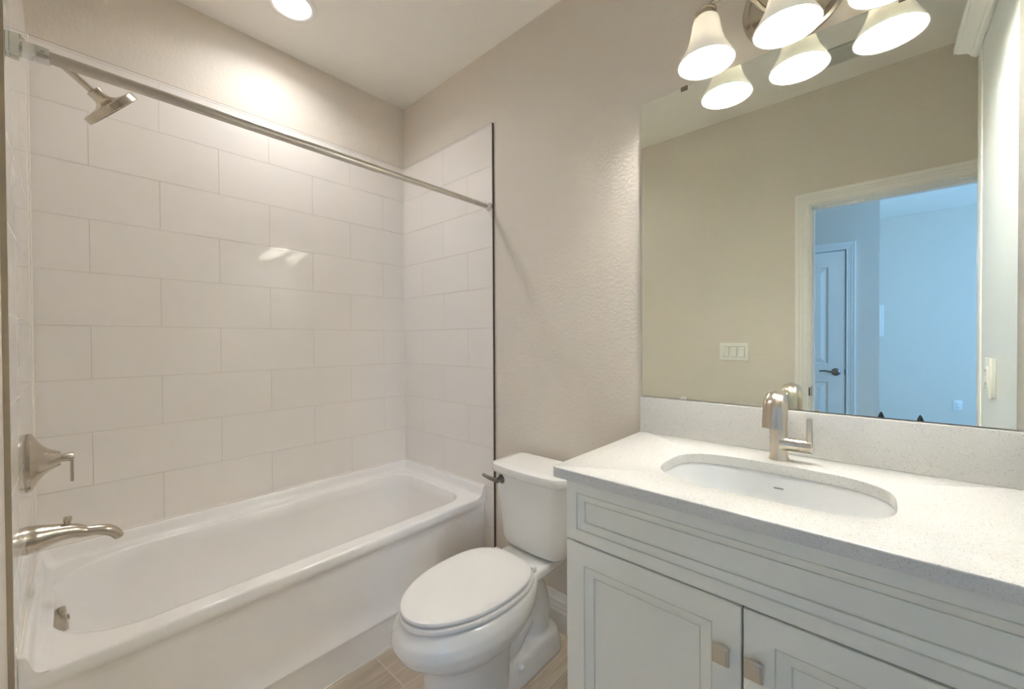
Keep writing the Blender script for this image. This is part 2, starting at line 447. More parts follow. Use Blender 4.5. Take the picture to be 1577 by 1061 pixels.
tube(bm, smooth_path([(DR1-.062, YCOR+.044, .975), (DR1-.10, YCOR+.046, .978), (DR1-.135, YCOR+.044, .984), (DR1-.175, YCOR+.042, .980)], 5), lerp_list([.010, .008, .007, .006], 5), 12)
struct(finish('door_handle', bm, DNICK, door))
struct(finish('door_latch', boxes((DR1-.004, DR1+.003, YCOR-.030, YCOR-.0005, .955, 1.0)), DNICK, door, smooth=False))
struct(finish('jamb', boxes((DR1+.005, DR1+.016, YCOR-T, YCOR-.0005, 0, 2.045), (DR0-.016, DR0-.005, YCOR-T, YCOR-.0005, 0, 2.045), (DR0-.005, DR1+.005, YCOR-T, YCOR-.0005, 2.036, 2.045), (DR0-.005, DR1+.005, YCOR-.058, YCOR-.046, .001, 2.036)), TRIMW, door, smooth=False))
casing('trim_2', DR0-.007, DR1+.007, 2.038, YCOR, 1, .064)
bb = thing('thermostat', 'white wall box on the bedroom corner seen in the mirror', 'wall box', (XCOR, -3.2, 1.30))
finish('cover', boxes((XCOR+.001, XCOR+.028, -3.24, -3.15, 1.285, 1.545), bev=.004), PLATE, bb)
finish('back_plate', boxes((XCOR, XCOR+.006, -3.245, -3.145, 1.279, 1.55)), PLATE, bb, smooth=False)

# ------------------------------------------------------------------ plates: switch, outlets, vent
def gang_plate(par, x0, x1, z0, z1, y, ny):
    bm = bmesh.new()
    box(bm, x0, x1, min(y, y+ny*.006), max(y, y+ny*.006), z0, z1, bev=.002)
    return finish('plate', bm, PLATE, par)
GAPSHADE = plain('switch_gap_shade', srgb(120, 116, 108), .7)  # thin shade around the rockers, put in as grey backing
sw = thing('light_switch', 'white triple rocker switch plate on beige wall reflected in mirror', 'light switch', (1.512, YF, 1.185))
gang_plate(sw, 1.427, 1.597, 1.127, 1.243, YF, 1)
for i, xx in enumerate((1.466, 1.512, 1.558)):
    bm = bmesh.new()
    tilt = .0055 if i else -.0055
    w, hh = .0165, .0335
    y0 = YF+.006
    vs = [(xx-w, y0, 1.185-hh), (xx+w, y0, 1.185-hh), (xx+w, y0, 1.185+hh), (xx-w, y0, 1.185+hh)]
    vt = [(xx-w, y0+.006+tilt, 1.185-hh), (xx+w, y0+.006+tilt, 1.185-hh), (xx+w, y0+.006-tilt, 1.185+hh), (xx-w, y0+.006-tilt, 1.185+hh)]
    loft(bm, [vs, vt], cap1=True)
    finish('rocker', bm, PLATE, sw, smooth=False)
    finish('rocker_gap_shade', boxes((xx-w-.0016, xx+w+.0016, YF+.0055, YF+.0064, 1.185-hh-.0016, 1.185+hh+.0016)), GAPSHADE, sw, smooth=False)

def outlet(name, label, loc, axis, deep=0.0):
    """axis 'y': on a wall facing +y; axis 'x': on a face whose normal is -x"""
    t = thing(name, label, 'outlet', loc)
    def B(a0, a1, d0, d1, z0, z1, **k):
        if axis == 'y': return (loc[0]+a0, loc[0]+a1, loc[1]+d0, loc[1]+d1, loc[2]+z0, loc[2]+z1)
        return (loc[0]-d1, loc[0]-d0, loc[1]+a0, loc[1]+a1, loc[2]+z0, loc[2]+z1)
    if deep: finish('extension_box', boxes(B(-.034, .034, 0, deep+.001, -.056, .056), bev=.002), PLATE, t)
    base_loc = loc
    loc = (loc[0]-(deep if axis == 'x' else 0), loc[1]+(deep if axis == 'y' else 0), loc[2])
    finish('plate', boxes(B(-.036, .036, 0, .006, -.058, .058), bev=.002), PLATE, t)
    finish('receptacle', boxes(B(-.0165, .0165, .006, .0085, -.0335, .0335), bev=.0008), PLATE, t)
    for zc in (-.019, .019):
        sl = [B(-.0075, -.0055, .0085, .009, zc-.004, zc+.006), B(.0055, .0075, .0085, .009, zc-.004, zc+.006), B(-.002, .002, .0085, .009, zc-.012, zc-.008)]
        finish('slots', boxes(*sl), SLOT, t, smooth=False)
    return t
outlet('wall_outlet', 'white outlet low on the blue bedroom wall seen in mirror', (2.875, BY, .515), 'y')

vt = thing('ceiling_vent', 'grey slotted ceiling vent reflected between the lamp shades', 'vent', (2.10, -1.24, H))
VX0, VX1, VY0, VY1 = 1.92, 2.27, -1.315, -1.165
finish('frame', boxes((VX0, VX1, VY0, VY0+.022, H-.010, H), (VX0, VX1, VY1-.022, VY1, H-.010, H), (VX0, VX0+.022, VY0, VY1, H-.010, H), (VX1-.022, VX1, VY0, VY1, H-.010, H)), plain('vent_metal', srgb(196, 196, 190), .4), vt, smooth=False)
bm = bmesh.new()
for k in range(4):
    yc = VY0+.034+k*.0265
    loft(bm, [[(x, yc-.0095, H-.010), (x, yc-.0085, H-.011), (x, yc+.0085, H-.0055), (x, yc+.0075, H-.0045)] for x in (VX0+.02, VX1-.02)], cap0=True, cap1=True)
finish('louvres', bm, bpy.data.materials['vent_metal'], vt, smooth=False)
finish('duct_opening', boxes((VX0+.02, VX1-.02, VY0+.02, VY1-.02, H-.0012, H-.0002)), SLOT, vt, smooth=False)

# ------------------------------------------------------------------ recessed ceiling lamp
cx, cy = 0.338, -0.768
rl = thing('recessed_light', 'round white recessed lamp in the ceiling over the tub', 'ceiling light', (cx, cy, H))
bm = bmesh.new(); lathe(bm, [(.098, 0), (.0975, .004), (.094, .0065), (.080, .007), (.074, .004), (.072, -.002)], (cx, cy, H), (0, 0, -1), 56)
finish('trim_ring', bm, TRIMW, rl)
bm = bmesh.new(); lathe(bm, [(.073, 0), (.05, .0012), (.0005, .002)], (cx, cy, H-.0015), (0, 0, -1), 48, cap1=True)
finish('lens', bm, CANM, rl)
al = bpy.data.lights.new('ceiling_lamp', 'AREA'); al.shape = 'DISK'; al.size = .135; al.spread = radians(150); al.color = WARM
al.energy = CAN
ao = bpy.data.objects.new('ceiling_lamp', al); COL.objects.link(ao); ao.parent = rl; ao.location = (0, 0, -.005)

# ------------------------------------------------------------------ bathtub
X0T, X1T, Y0T, Y1T = TT+.001, .733, YF+TT+.0004, -TT-.0004
tub = thing('bathtub', 'long white alcove bathtub with smooth apron along tiled wall', 'bathtub', (.37, -.76, 0))
bm = bmesh.new()
ZD = .474
NC = 14
def ring(x0, x1, y0, y1, r, z): return at_z(rrect(x0, x1, y0, y1, r, NC), z)
OX0, OX1, OY0, OY1 = .078, .655, -1.474, -.088
rim = [.10, .11, .235, .20]
rings = [ring(X0T, X1T-.008, Y0T, Y1T, .004, ZD-.001), ring(OX0-.02, OX1+.02, OY0-.02, OY1+.02, [a+.02 for a in rim], ZD),
         ring(OX0-.006, OX1+.006, OY0-.006, OY1+.006, [a+.006 for a in rim], ZD-.0015), ring(OX0, OX1, OY0, OY1, rim, ZD-.007)]
FX0, FX1, FY0, FY1 = .165, .575, -1.395, -.40
for k in range(1, 13):
    t = k/12
    z = (ZD-.016) + (.125-(ZD-.016))*(1-(1-t)**1.7) if t < 1 else .125
    q = t**2.4*.62 + t*.38*.9
    qb = t**1.6
    rr = [a*(1-t)+b*t for a, b in zip(rim, (.17, .17, .17, .17))]
    rings.append(ring(OX0+(FX0-OX0)*q, OX1+(FX1-OX1)*q, OY0+(FY0-OY0)*q, OY1+(FY1-OY1)*(.25*q+.75*qb), rr, z))
rings.append(ring(FX0+.03, FX1-.03, FY0+.03, FY1-.03, .15, .119))
loft(bm, rings, cap1=True)
# apron: profile (x, z) along y, flush near both ends
prof = [(X1T-.008, ZD-.001, 0), (X1T-.003, ZD-.003, 0), (X1T, ZD-.010, 0), (X1T, ZD-.030, 0), (X1T-.002, ZD-.040, 0), (.724, .424, .5), (.716, .412, .9), (.713, .39, 1), (.712, .30, 1), (.711, .21, 1), (.713, .180, 1), (.717, .160, .9), (.724, .144, .6), (.7305, .135, 0), (.7320, .131, 0), (.7315, .1285, 0), (.7285, .127, 0), (.7270, .124, 0), (.7265, .06, 0), (.7265, .0, 0)]
ys = [Y1T]
ys += [Y1T-.012*k for k in range(1, 16)] + [Y1T-.18-k*(Y1T-Y0T-.36)/8 for k in range(1, 9)] + [Y0T+.012*k for k in range(14, -1, -1)]
def sst(t): t = max(0, min(1, t)); return t*t*(3-2*t)
rows = []
for y in ys:
    e = min(Y1T-y, y-Y0T)
    s = sst((e-.02)/.13)
    rows.append([(x + (.7285-x)*w*(1-s), y, z) for x, z, w in prof])
loft(bm, rows, closed=False)
# tiling ledge on the three walled sides
led = [(0, ZD-.02), (0, .5235), (.0015, .525), (.008, .525), (.011, .5235), (.014, .518), (.018, .503), (.022, .489), (.027, .480), (.034, .4755), (.044, ZD), (.05, ZD-.003)]
rows = []
for d, z in led:
    R = .003 + d*1.1
    pts = [(X1T-.001, Y1T-d, z)]
    for k in range(9):
        t = pi/2*k/8; pts.append((X0T+d+R-R*sin(t), Y1T-d-R+R*cos(t), z))
    for k in range(9):
        t = pi/2*k/8; pts.append((X0T+d+R-R*cos(t), Y0T+d+R-R*sin(t), z))
    pts.append((X1T-.001, Y0T+d, z))
    rows.append(pts)
vr = loft(bm, rows, closed=False)
bm.faces.new([r[0] for r in vr]); bm.faces.new([r[-1] for r in vr])
finish('tub_body', bm, TUBM, tub, angle=50)
bm = bmesh.new()
oc = (.372, -1.461, .420); ax = Vector((0, .97, .10))
lathe(bm, [(.030, -.012), (.036, 0), (.037, .012), (.034, .017), (.008, .019), (.0075, .022), (.0005, .0225)], oc, ax, 40, True, True)
finish('overflow_cover', bm, NICK, tub)

# ------------------------------------------------------------------ shower fittings on the front wall
YW = YF+TT
sh = thing('shower_sprayer', 'brushed nickel round shower head on a bent arm above tub', 'shower head', (.37, YW, 2.12))
bm = bmesh.new(); lathe(bm, [(.030, 0), (.030, .004), (.022, .010), (.013, .013)], (.37, YW, 2.128), (0, 1, 0), 32, True, True)
finish('flange', bm, NICK, sh)
pth = smooth_path([(.37, YW+.004, 2.128), (.37, YW+.04, 2.130), (.37, YW+.075, 2.118), (.37, -1.41, 2.092), (.37, -1.372, 2.061)], 6)
bm = bmesh.new(); tube(bm, pth, .0095, 18)
finish('arm', bm, NICK, sh)
nx = Vector((-.20, .745, -.635)).normalized(); hc = Vector((.37, -1.333, 2.027))
j0 = Vector((.37, -1.374, 2.063))
bm = bmesh.new()
lathe(bm, [(.0115, 0), (.0125, .002), (.0125, .007), (.010, .008), (.0135, .012), (.0135, .020)], j0, nx, 12, True, True)
finish('swivel_nut', bm, CHROME, sh, angle=25)
bm = bmesh.new()
lathe(bm, [(.016, -.042), (.0205, -.040), (.0200, -.016), (.024, -.009), (.036, -.002), (.060, .0025), (.079, .0040), (.0815, .006), (.0820, .024), (.0805, .0258), (.074, .0258), (.073, .0235), (.0005, .0235)], hc-nx*.012, nx, 64, True, True)
finish('spray_disc', bm, NICK, sh)
bm = bmesh.new()
for rr, nn in ((.016, 8), (.034, 16), (.052, 24), (.066, 30)):
    u, v = frame(nx)
    for k in range(nn):
        c = hc + nx*.0115 + (u*cos(2*pi*k/nn) + v*sin(2*pi*k/nn))*rr
        lathe(bm, [(.0022, -.001), (.0016, .0022)], c, nx, 6, False, True)
finish('nozzles', bm, BLACK, sh)

vl = thing('shower_valve', 'brushed nickel flared shower valve trim with a lever handle', 'shower valve', (.37, YW, .913))
bm = bmesh.new()
lathe(bm, [(.084, 0), (.0845, .006), (.0835, .011), (.076, .015), (.060, .022), (.045, .032), (.033, .045), (.0255, .058), (.0215, .066), (.0205, .068), (.013, .068)], (.37, YW, .913), (0, 1, 0), 64, True, True)
finish('escutcheon', bm, NICK, vl)
bm = bmesh.new()
lathe(bm, [(.011, .066), (.011, .071), (.0125, .071), (.0125, .094), (.0115, .0955), (.0005, .0955)], (.37, YW, .913), (0, 1, 0), 28, True, True)
box(bm, .3625, .3775, YW+.087, YW+.0945, .838, .921, bev=.0015)
finish('lever', bm, NICK, vl)

ts = thing('tub_spout', 'brushed nickel curved tub spout with a diverter knob on top', 'tub spout', (.37, YW, .685))
cp = [(YW+.0005, .685, .041), (-1.500, .6855, .0375), (-1.473, .6865, .0295), (-1.446, .685, .0235), (-1.425, .681, .0205), (-1.403, .672, .0165), (-1.378, .668, .0155), (-1.356, .660, .0165), (-1.340, .648, .0155), (-1.331, .635, .0135), (-1.3275, .627, .0125)]
cpath = smooth_path([(.37, y, z) for y, z, r in cp], 5); crad = lerp_list([r for *_, r in cp], 5)
bm = bmesh.new(); tube(bm, cpath, crad, 32)
finish('spout_body', bm, NICK, ts, angle=60)
bm = bmesh.new(); lathe(bm, [(.0075, 0), (.0075, .012), (.0095, .0135), (.0095, .026), (.0085, .0275), (.0005, .0275)], (.37, -1.441, .702), (0, .05, 1), 24, True, True)
finish('diverter_knob', bm, NICK, ts)

# ------------------------------------------------------------------ shower curtain rod
RX, RZ = .774, 1.934
rod = thing('curtain_rod', 'straight brushed metal shower curtain rod across the tub', 'curtain rod', (RX, -.76, RZ))
bm = bmesh.new(); tube(bm, [(RX, YW+.045, RZ), (RX, -.62, RZ)], .0135, 24); finish('outer_tube', bm, RODM, rod)
bm = bmesh.new(); tube(bm, [(RX, -.63, RZ), (RX, -TT-.006, RZ)], .0118, 24); finish('inner_tube', bm, RODM, rod)
bm = bmesh.new(); lathe(bm, [(.0215, 0), (.0215, .004), (.019, .006), (.0165, .007), (.0155, .022), (.0125, .024)], (RX, -TT, RZ), (0, -1, 0), 32, True, True)
finish('end_flange', bm, CHROME, rod)
bm = bmesh.new()
box(bm, RX-.018, RX+.018, YW, YW+.006, RZ-.022, RZ+.022, bev=.002)
box(bm, RX-.0165, RX-.0085, YW+.006, YW+.020, RZ-.024, RZ+.024, bev=.002)
box(bm, RX+.0085, RX+.0165, YW+.006, YW+.020, RZ-.024, RZ+.024, bev=.002)
lathe(bm, [(.007, .004), (.007, .028)], (RX, YW, RZ), (0, 1, 0), 16, True, True)
finish('wall_bracket', bm, CLEAR, rod)
bm = bmesh.new(); box(bm, RX-.0145, RX+.0145, YW+.024, YW+.066, RZ-.0145, RZ+.0145, bev=.003)
finish('clamp_sleeve', bm, CHROME, rod)

# ------------------------------------------------------------------ toilet
TX = 1.172
toi = thing('toilet', 'white two-piece elongated toilet with closed lid between tub and vanity', 'toilet', (TX, -.40, 0))
def egg(xc, hw, yf, yb, ym, n=48, pf=2.0, pb=2.5):
    """egg outline: widest at ym, front tip yf (negative), back yb"""
    out = []
    for i in range(n):
        t = 2*pi*i/n; c, s = cos(t), sin(t)
        p = pf if s < 0 else pb
        k = (abs(c)**p + abs(s)**p)**(-1/p)
        out.append((xc + hw*c*k, ym + (ym-yf if s < 0 else yb-ym)*s*k))
    return out
bm = bmesh.new()
secs = [(.402, .158, -.742, -.20, -.47), (.400, .170, -.753, -.19, -.47), (.392, .178, -.764, -.18, -.48), (.370, .189, -.785, -.185, -.49), (.340, .194, -.793, -.20, -.50), (.308, .186, -.778, -.23, -.50),
        (.280, .167, -.745, -.255, -.50), (.258, .144, -.714, -.275, -.50), (.238, .122, -.696, -.29, -.50), (.212, .110, -.688, -.31, -.50), (.150, .107, -.687, -.33, -.50), (.06, .109, -.690, -.335, -.50), (.0, .112, -.694, -.335, -.50)]
loft(bm, [at_z(egg(TX, hw, yf, yb-.03, ym-.02, 48, 2.0, 2.05 if z > .23 else 2.6), z) for z, hw, yf, yb, ym in secs], cap0=True, cap1=True)
# rear deck that carries the tank
rings = []
for z, hw, y0, y1, r in ((.404, .108, -.33, -.045, .03), (.398, .114, -.36, -.038, .034), (.37, .110, -.38, -.040, .034), (.345, .088, -.37, -.050, .03), (.33, .06, -.36, -.07, .025)):
    rings.append(at_z(rrect(TX-hw, TX+hw, y0, y1, r, 8), z))
loft(bm, rings, cap0=True, cap1=True)
# trapway: vertical tube at the back and a diagonal down-leg
pth = smooth_path([(TX, -.42, .30), (TX, -.30, .31), (TX, -.205, .275), (TX, -.165, .20), (TX, -.165, .10), (TX, -.17, .0)], 6)
tube(bm, pth, lerp_list([.07, .072, .070, .066, .062, .062], 6), 24)
pth = smooth_path([(TX, -.52, .16), (TX, -.42, .11), (TX, -.32, .14), (TX, -.25, .20)], 6)
tube(bm, pth, .064, 24)
# foot
rings = []
for z, hw, y0, y1, r in ((0, .094, -.60, -.050, .075), (.012, .095, -.60, -.048, .075), (.040, .091, -.60, -.053, .072), (.080, .082, -.59, -.064, .066), (.092, .074, -.58, -.072, .06)):
    rings.append(at_z(rrect(TX-hw, TX+hw, y0, y1, r, 8), z))
loft(bm, rings, cap0=True, cap1=True)
bowl = finish('bowl', bm, CERAM, toi)
md = bowl.modifiers.new('fuse', 'REMESH'); md.mode = 'VOXEL'; md.voxel_size = .006; md.use_smooth_shade = True
ms = bowl.modifiers.new('relax', 'SMOOTH'); ms.factor = .5; ms.iterations = 9
dg = bpy.context.evaluated_depsgraph_get()
me2 = bpy.data.meshes.new_from_object(bowl.evaluated_get(dg))
bowl.modifiers.clear(); me2.name = 'bowl'; bowl.data = me2
if not me2.materials: me2.materials.append(CERAM)
for p in me2.polygons: p.use_smooth = True
# seat, lid
def slab(bm, outl, z0, z1, r):
    """outline function of inset -> rounded slab"""
    R = [(r, z0), (r*.3, z0+r*.3), (0, z0+r), (0, z1-r), (r*.3, z1-r*.3), (r, z1), (r*2.5, z1+.0006)]
    loft(bm, [at_z(outl(i), z) for i, z in R], cap0=True, cap1=True)
bm = bmesh.new(); slab(bm, lambda i: egg(TX, .1715-i, -.768+i, -.265-i, -.49, 72, 2.0, 2.6), .4035, .4205, .005)
finish('seat', bm, SEATM, toi)
bm = bmesh.new(); slab(bm, lambda i: egg(TX, .167-i, -.764+i, -.280-i, -.49, 72, 2.0, 2.75), .4238, .4395, .007)
finish('lid', bm, SEATM, toi)
for s in (-1, 1):
    bm = bmesh.new()
    box(bm, TX+s*.085-.022, TX+s*.085+.022, -.292, -.268, .404, .4285, bev=.006, seg=3)
    finish('hinge', bm, SEATM, toi)
# tank
TY = -.030
def tank_ring(hw, yf, bow, r, z, n=10):
    pts = rrect(TX-hw, TX+hw, yf, TY, [.015, .015, r, r], n)
    return [(x, y - bow*max(0, 1-((x-TX)/hw)**2)*(1 if y < (yf+TY)/2 else 0), z) for x, y in pts]
bm = bmesh.new()
# densify the straight front by inserting points
def dens(pts, m=6):
    out = []
    for i in range(len(pts)):
        a, b = Vector(pts[i]), Vector(pts[(i+1) % len(pts)])
        out.append(a)
        if (b-a).length > .06:
            for k in range(1, m): out.append(a.lerp(b, k/m))
    return out
def tank_loop(hw, yf, bow, r, z):
    pts = dens([(x, y, 0) for x, y in rrect(TX-hw, TX+hw, yf, TY, [.012, .012, r, r], 8)], 10)
    return [(p.x, p.y - bow*max(0, 1-((p.x-TX)/hw)**2)*sst((TY-.05-p.y)/(abs(yf-TY)-.05)), z) for p in pts]
R = [(.142, -.180, .012, .05, .411), (.152, -.190, .014, .05, .415), (.158, -.196, .015, .05, .424), (.162, -.200, .015, .05, .45), (.168, -.204, .016, .05, .54), (.175, -.209, .018, .045, .64), (.179, -.212, .018, .04, .712)]
loft(bm, [tank_loop(*q) for q in R], cap0=True, cap1=True)
finish('tank', bm, CERAM, toi, angle=40)
bm = bmesh.new()
R = [(.181, -.214, .019, .04, .710), (.189, -.221, .019, .042, .7125), (.1925, -.225, .020, .043, .718), (.193, -.226, .020, .043, .738), (.190, -.223, .020, .042, .745), (.181, -.214, .019, .04, .7495), (.15, -.19, .015, .03, .751)]
loft(bm, [tank_loop(*q) for q in R], cap0=True, cap1=True)
finish('tank_lid', bm, CERAM, toi, angle=40)
bm = bmesh.new()
LV = Vector((1.052, -.2165, .687))
lathe(bm, [(.0205, -.004), (.0205, .003), (.0175, .008), (.0125, .016), (.0105, .024), (.0105, .036), (.009, .038)], LV, (0, -1, 0), 28, True, True)
pth = smooth_path([LV+Vector((.006, -.030, 0)), LV+Vector((-.016, -.031, .000)), LV+Vector((-.045, -.033, .002)), LV+Vector((-.078, -.037, .009))], 4)
tube(bm, pth, lerp_list([.0095, .0092, .0078, .0062], 4), 12)
finish('flush_lever', bm, DNICK, toi)
for s in (-1, 1):
    bm = bmesh.new()
    lathe(bm, [(.0145, -.02), (.0145, .006), (.012, .013), (.006, .017), (.0005, .018)], (TX+s*.086, -.345, .078), (s*.55, 0, 1), 24, True, True)
    finish('bolt_cap', bm, SEATM, toi)

# ------------------------------------------------------------------ vanity
VX, VR = 1.603, 2.458
VYF = -.525
van = thing('vanity_cabinet', 'light grey bathroom vanity cabinet with two panelled doors', 'vanity', (2.02, -.27, 0))
bm = boxes((VX, VX+.016, VYF, -.017, .10, .9005), (VR-.016, VR, VYF, -.017, .10, .9005), (VX+.016, VR-.016, -.024, -.017, .10, .9005), (VX+.016, VR-.016, VYF, -.024, .10, .116), (VX+.016, VR-.016, VYF, VYF+.016, .116, .9005),
           (VX+.002, VR-.002, VYF+.055, VYF+.071, 0, .10), (VX+.002, VX+.018, VYF+.071, -.017, 0, .10), (VR-.018, VR-.002, VYF+.071, -.017, 0, .10))
finish('body', bm, CABI, van, smooth=False)
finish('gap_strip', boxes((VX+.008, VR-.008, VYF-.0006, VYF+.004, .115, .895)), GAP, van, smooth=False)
def panel_front(name, x0, x1, z0, z1, stile, par, y1=VYF-.001, th=.0195, slope=.022):
    yf = y1-th
    seq = [(0, y1), (0, yf+.0015), (.0015, yf), (stile-.0008, yf), (stile+.0002, yf+.0062), (stile+.0024, yf+.0062), (stile+.0027, yf+.0018), (stile+slope-.0015, yf+.0070), (stile+slope-.001, yf+.0135), (stile+slope+.0014, yf+.0135), (stile+slope+.0018, yf+.0090)]
    bm = bmesh.new()
    R = [[(x, y, z) for x, z in ((x0+i, z0+i), (x1-i, z0+i), (x1-i, z1-i), (x0+i, z1-i))] for i, y in seq]
    loft(bm, R, cap0=True, cap1=True)
    return finish(name, bm, CABI, par, smooth=False)
dz0, dz1 = .7415, .8985
panel_front('drawer_front', VX, VR-.004, dz0, dz1, .031, van, slope=.021)
d1 = panel_front('door', VX, 2.0165, .105, .7365, .053, van, slope=.026)
d2 = panel_front('door', 2.0205, 2.436, .105, .7365, .053, van, slope=.026)
def knob(par, xc, zc):
    bm = bmesh.new()
    yb = VYF-.0205
    box(bm, xc-.009, xc+.009, yb-.014, yb, zc-.011, zc+.011, bev=.001)
    box(bm, xc-.0155, xc+.0155, yb-.0205, yb-.0135, zc-.0185, zc+.0185, bev=.0012)
    loft(bm, [[(xc+a*(.0145-i), yb-d, zc+b*(.0175-i)) for a, b in ((-1, -1), (1, -1), (1, 1), (-1, 1))] for i, d in ((.002, .020), (.0035, .0225), (.005, .0228))], cap1=True)
    return finish('knob', bm, KNOBM, par, angle=25)
knob(d1, 1.9835, .6355); knob(d2, 2.0415, .6345)

# countertop with sink cut-out
CX0, CX1, CYF = 1.568, 2.4605, -.5645
ZC0, ZC1 = .9012, .9286
ct = thing('countertop', 'white speckled quartz countertop with backsplash on the grey vanity', 'countertop', (2.0, -.28, ZC0))
SCX, SCY, SHX, SHY = 2.013, -.301, .231, .150
def sup(a, hx, hy, n=3.3):
    c, s = cos(a), sin(a)
    k = (abs(c/hx)**n + abs(s/hy)**n)**(-1/n)
    return (SCX+c*k, SCY+s*k)
outer = dens([(x, y, 0) for x, y in rrect(CX0, CX1, CYF, -.001, [.002, .002, .012, .002], 6)], 22)
ang = [atan2(p.y-SCY, p.x-SCX) for p in outer]
def out_in(i): return [(min(max(p.x, CX0+i), CX1-i), min(max(p.y, CYF+i), -.001-i)) for p in outer]
def hole(d): return [sup(a, SHX+d, SHY+d) for a in ang]
bm = bmesh.new()
loft(bm, [at_z(hole(0), ZC0), at_z(out_in(.0), ZC0), at_z(out_in(0), ZC1-.003), at_z(out_in(.001), ZC1-.0009), at_z(out_in(.003), ZC1), at_z(hole(.003), ZC1), at_z(hole(.0009), ZC1-.0009), at_z(hole(0), ZC1-.003)], ringclosed=True)
finish('slab', bm, QUARTZ, ct, angle=25)
finish('backsplash', boxes((CX0, CX1, -.020, -.001, ZC1+.0003, 1.056), bev=.0012), QUARTZ, ct)

snk = thing('sink_basin', 'white oval undermount sink set into the quartz countertop', 'sink', (SCX, SCY, .77))
angs = [2*pi*k/72 for k in range(72)]
bm = bmesh.new()
R = [(.022, .9010), (.022, .893), (.004, .8995), (.002, .8985), (-.004, .890), (-.010, .875), (-.018, .85), (-.030, .82), (-.048, .795), (-.075, .778), (-.105, .771), (-.13, .769)]
R = [(.020, .8925), (.020, .9008), (.004, .9008), (.0015, .8985), (-.002, .890), (-.006, .872), (-.013, .845), (-.024, .815), (-.042, .790), (-.068, .774), (-.098, .768), (-.128, .766)]
loft(bm, [at_z([sup(a, SHX+d, SHY+d, 3.3 - 1.0*max(0, -d)/.13) for a in angs], z) for d, z in R], cap1=True)
# outside skin
R2 = [(.020, .8925), (.008, .885), (.004, .84), (-.02, .79), (-.06, .760), (-.128, .754)]
loft(bm, [at_z([sup(a, SHX+d, SHY+d, 3.3) for a in angs], z) for d, z in R2], cap1=True)
finish('bowl', bm, SINKM, snk, angle=45)
bm = bmesh.new(); lathe(bm, [(.030, 0), (.030, .002), (.025, .004), (.018, .001), (.0005, .0015)], (SCX, SCY+.005, .766), (0, 0, 1), 32, True, True)
finish('drain', bm, NICK, snk)
# small grey maker's mark on the back of the bowl
bm = bmesh.new()
for k in range(7):
    xa = SCX-.004 + k*.0031
    box(bm, xa, xa+.0022, SCY+SHY-.0135, SCY+SHY-.0088, .8655, .8685)
finish('maker_mark', bm, plain('mark_grey', srgb(150, 150, 150), .5), snk, smooth=False)

# faucet
fx, fy = 2.010, -.096
fa = thing('faucet', 'brushed nickel single-lever faucet with an arched wide spout', 'faucet', (fx, fy, ZC1))
def prof_ring(c, t, w, d, n=24, p=3.2, groove=0.0, rsign=1):
    """rounded-rectangular section at c, path direction t (in the y-z plane); w across x, d across the path"""
    xax = Vector((1, 0, 0)); nn = Vector(t).normalized().cross(xax)
    out = []
    for i in range(n):
        a = 2*pi*i/n; ca, sa = cos(a), sin(a)
        k = (abs(ca)**p + abs(sa)**p)**(-1/p)
        q = ca*k
        g = groove*(math.exp(-(q/.30)**2) - .45*math.exp(-((abs(q)-.52)/.16)**2))*sa*k
        out.append(Vector(c) + xax*(q*w) + nn*(sa*k*d + (g if sa*k*rsign > 0 else 0)))
    return out
bm = bmesh.new()
zb = ZC1
secs = []
def arc(cy_, cz_, r, a0, a1, n):
    return [(cy_ + r*cos(a0+(a1-a0)*k/n), cz_ + r*sin(a0+(a1-a0)*k/n)) for k in range(n+1)]
ysc = fy-.002
path = [(fy, zb, .0245, .0245, 2.0), (fy, zb+.004, .0242, .0242, 2.0), (fy, zb+.010, .0222, .0222, 2.0), (fy, zb+.025, .0212, .0212, 2.0), (fy, zb+.06, .0208, .0200, 2.2), (fy+.001, zb+.10, .0205, .0180, 2.6), (fy+.002, zb+.130, .0208, .0155, 3.0)]
aa = arc(fy+.002-.043, zb+.140, .043, 0, radians(172), 12)
for k, (y, z) in enumerate(aa):
    path.append((y, z, .0208+.0037*k/12, .0150-.0062*k/12, 2.6))
yl, zl = aa[-1]
path += [(yl-.0015, zl-.02, .0248, .0085, 2.8), (yl-.003, zl-.046, .0254, .0082, 2.8)]
rings = []; RS = 1
for i, (y, z, w, d, p) in enumerate(path):
    y0, z0 = path[max(i-1, 0)][:2]; y1, z1 = path[min(i+1, len(path)-1)][:2]
    if i < 5: tdir = (0, 0, 1)
    else: tdir = (0, y1-y0, z1-z0)
    g = .0024*sst((i-5)/4)
    rings.append(prof_ring((fx, y, z), tdir, w, d, 64, p, g, RS))
loft(bm, rings, cap0=True, cap1=True)
finish('spout_body', bm, FNICK, fa, angle=50)
bm = bmesh.new()
hz = zb+.046
lathe(bm, [(.0245, .004), (.0205, .016), (.0180, .025), (.0175, .046)], (fx, fy, hz), (1, 0, 0), 28, True, True)
finish('handle_stem', bm, FNICK, fa)
bm = bmesh.new()
lathe(bm, [(.0160, .046), (.0160, .0472), (.0177, .0478), (.0177, .0740), (.0165, .0757)], (fx, fy, hz), (1, 0, 0), 28, True, True)
box(bm, fx+.0635, fx+.0757, fy-.0125, fy+.0125, hz+.004, zb+.122, bev=.002)
finish('lever', bm, FNICK, fa)

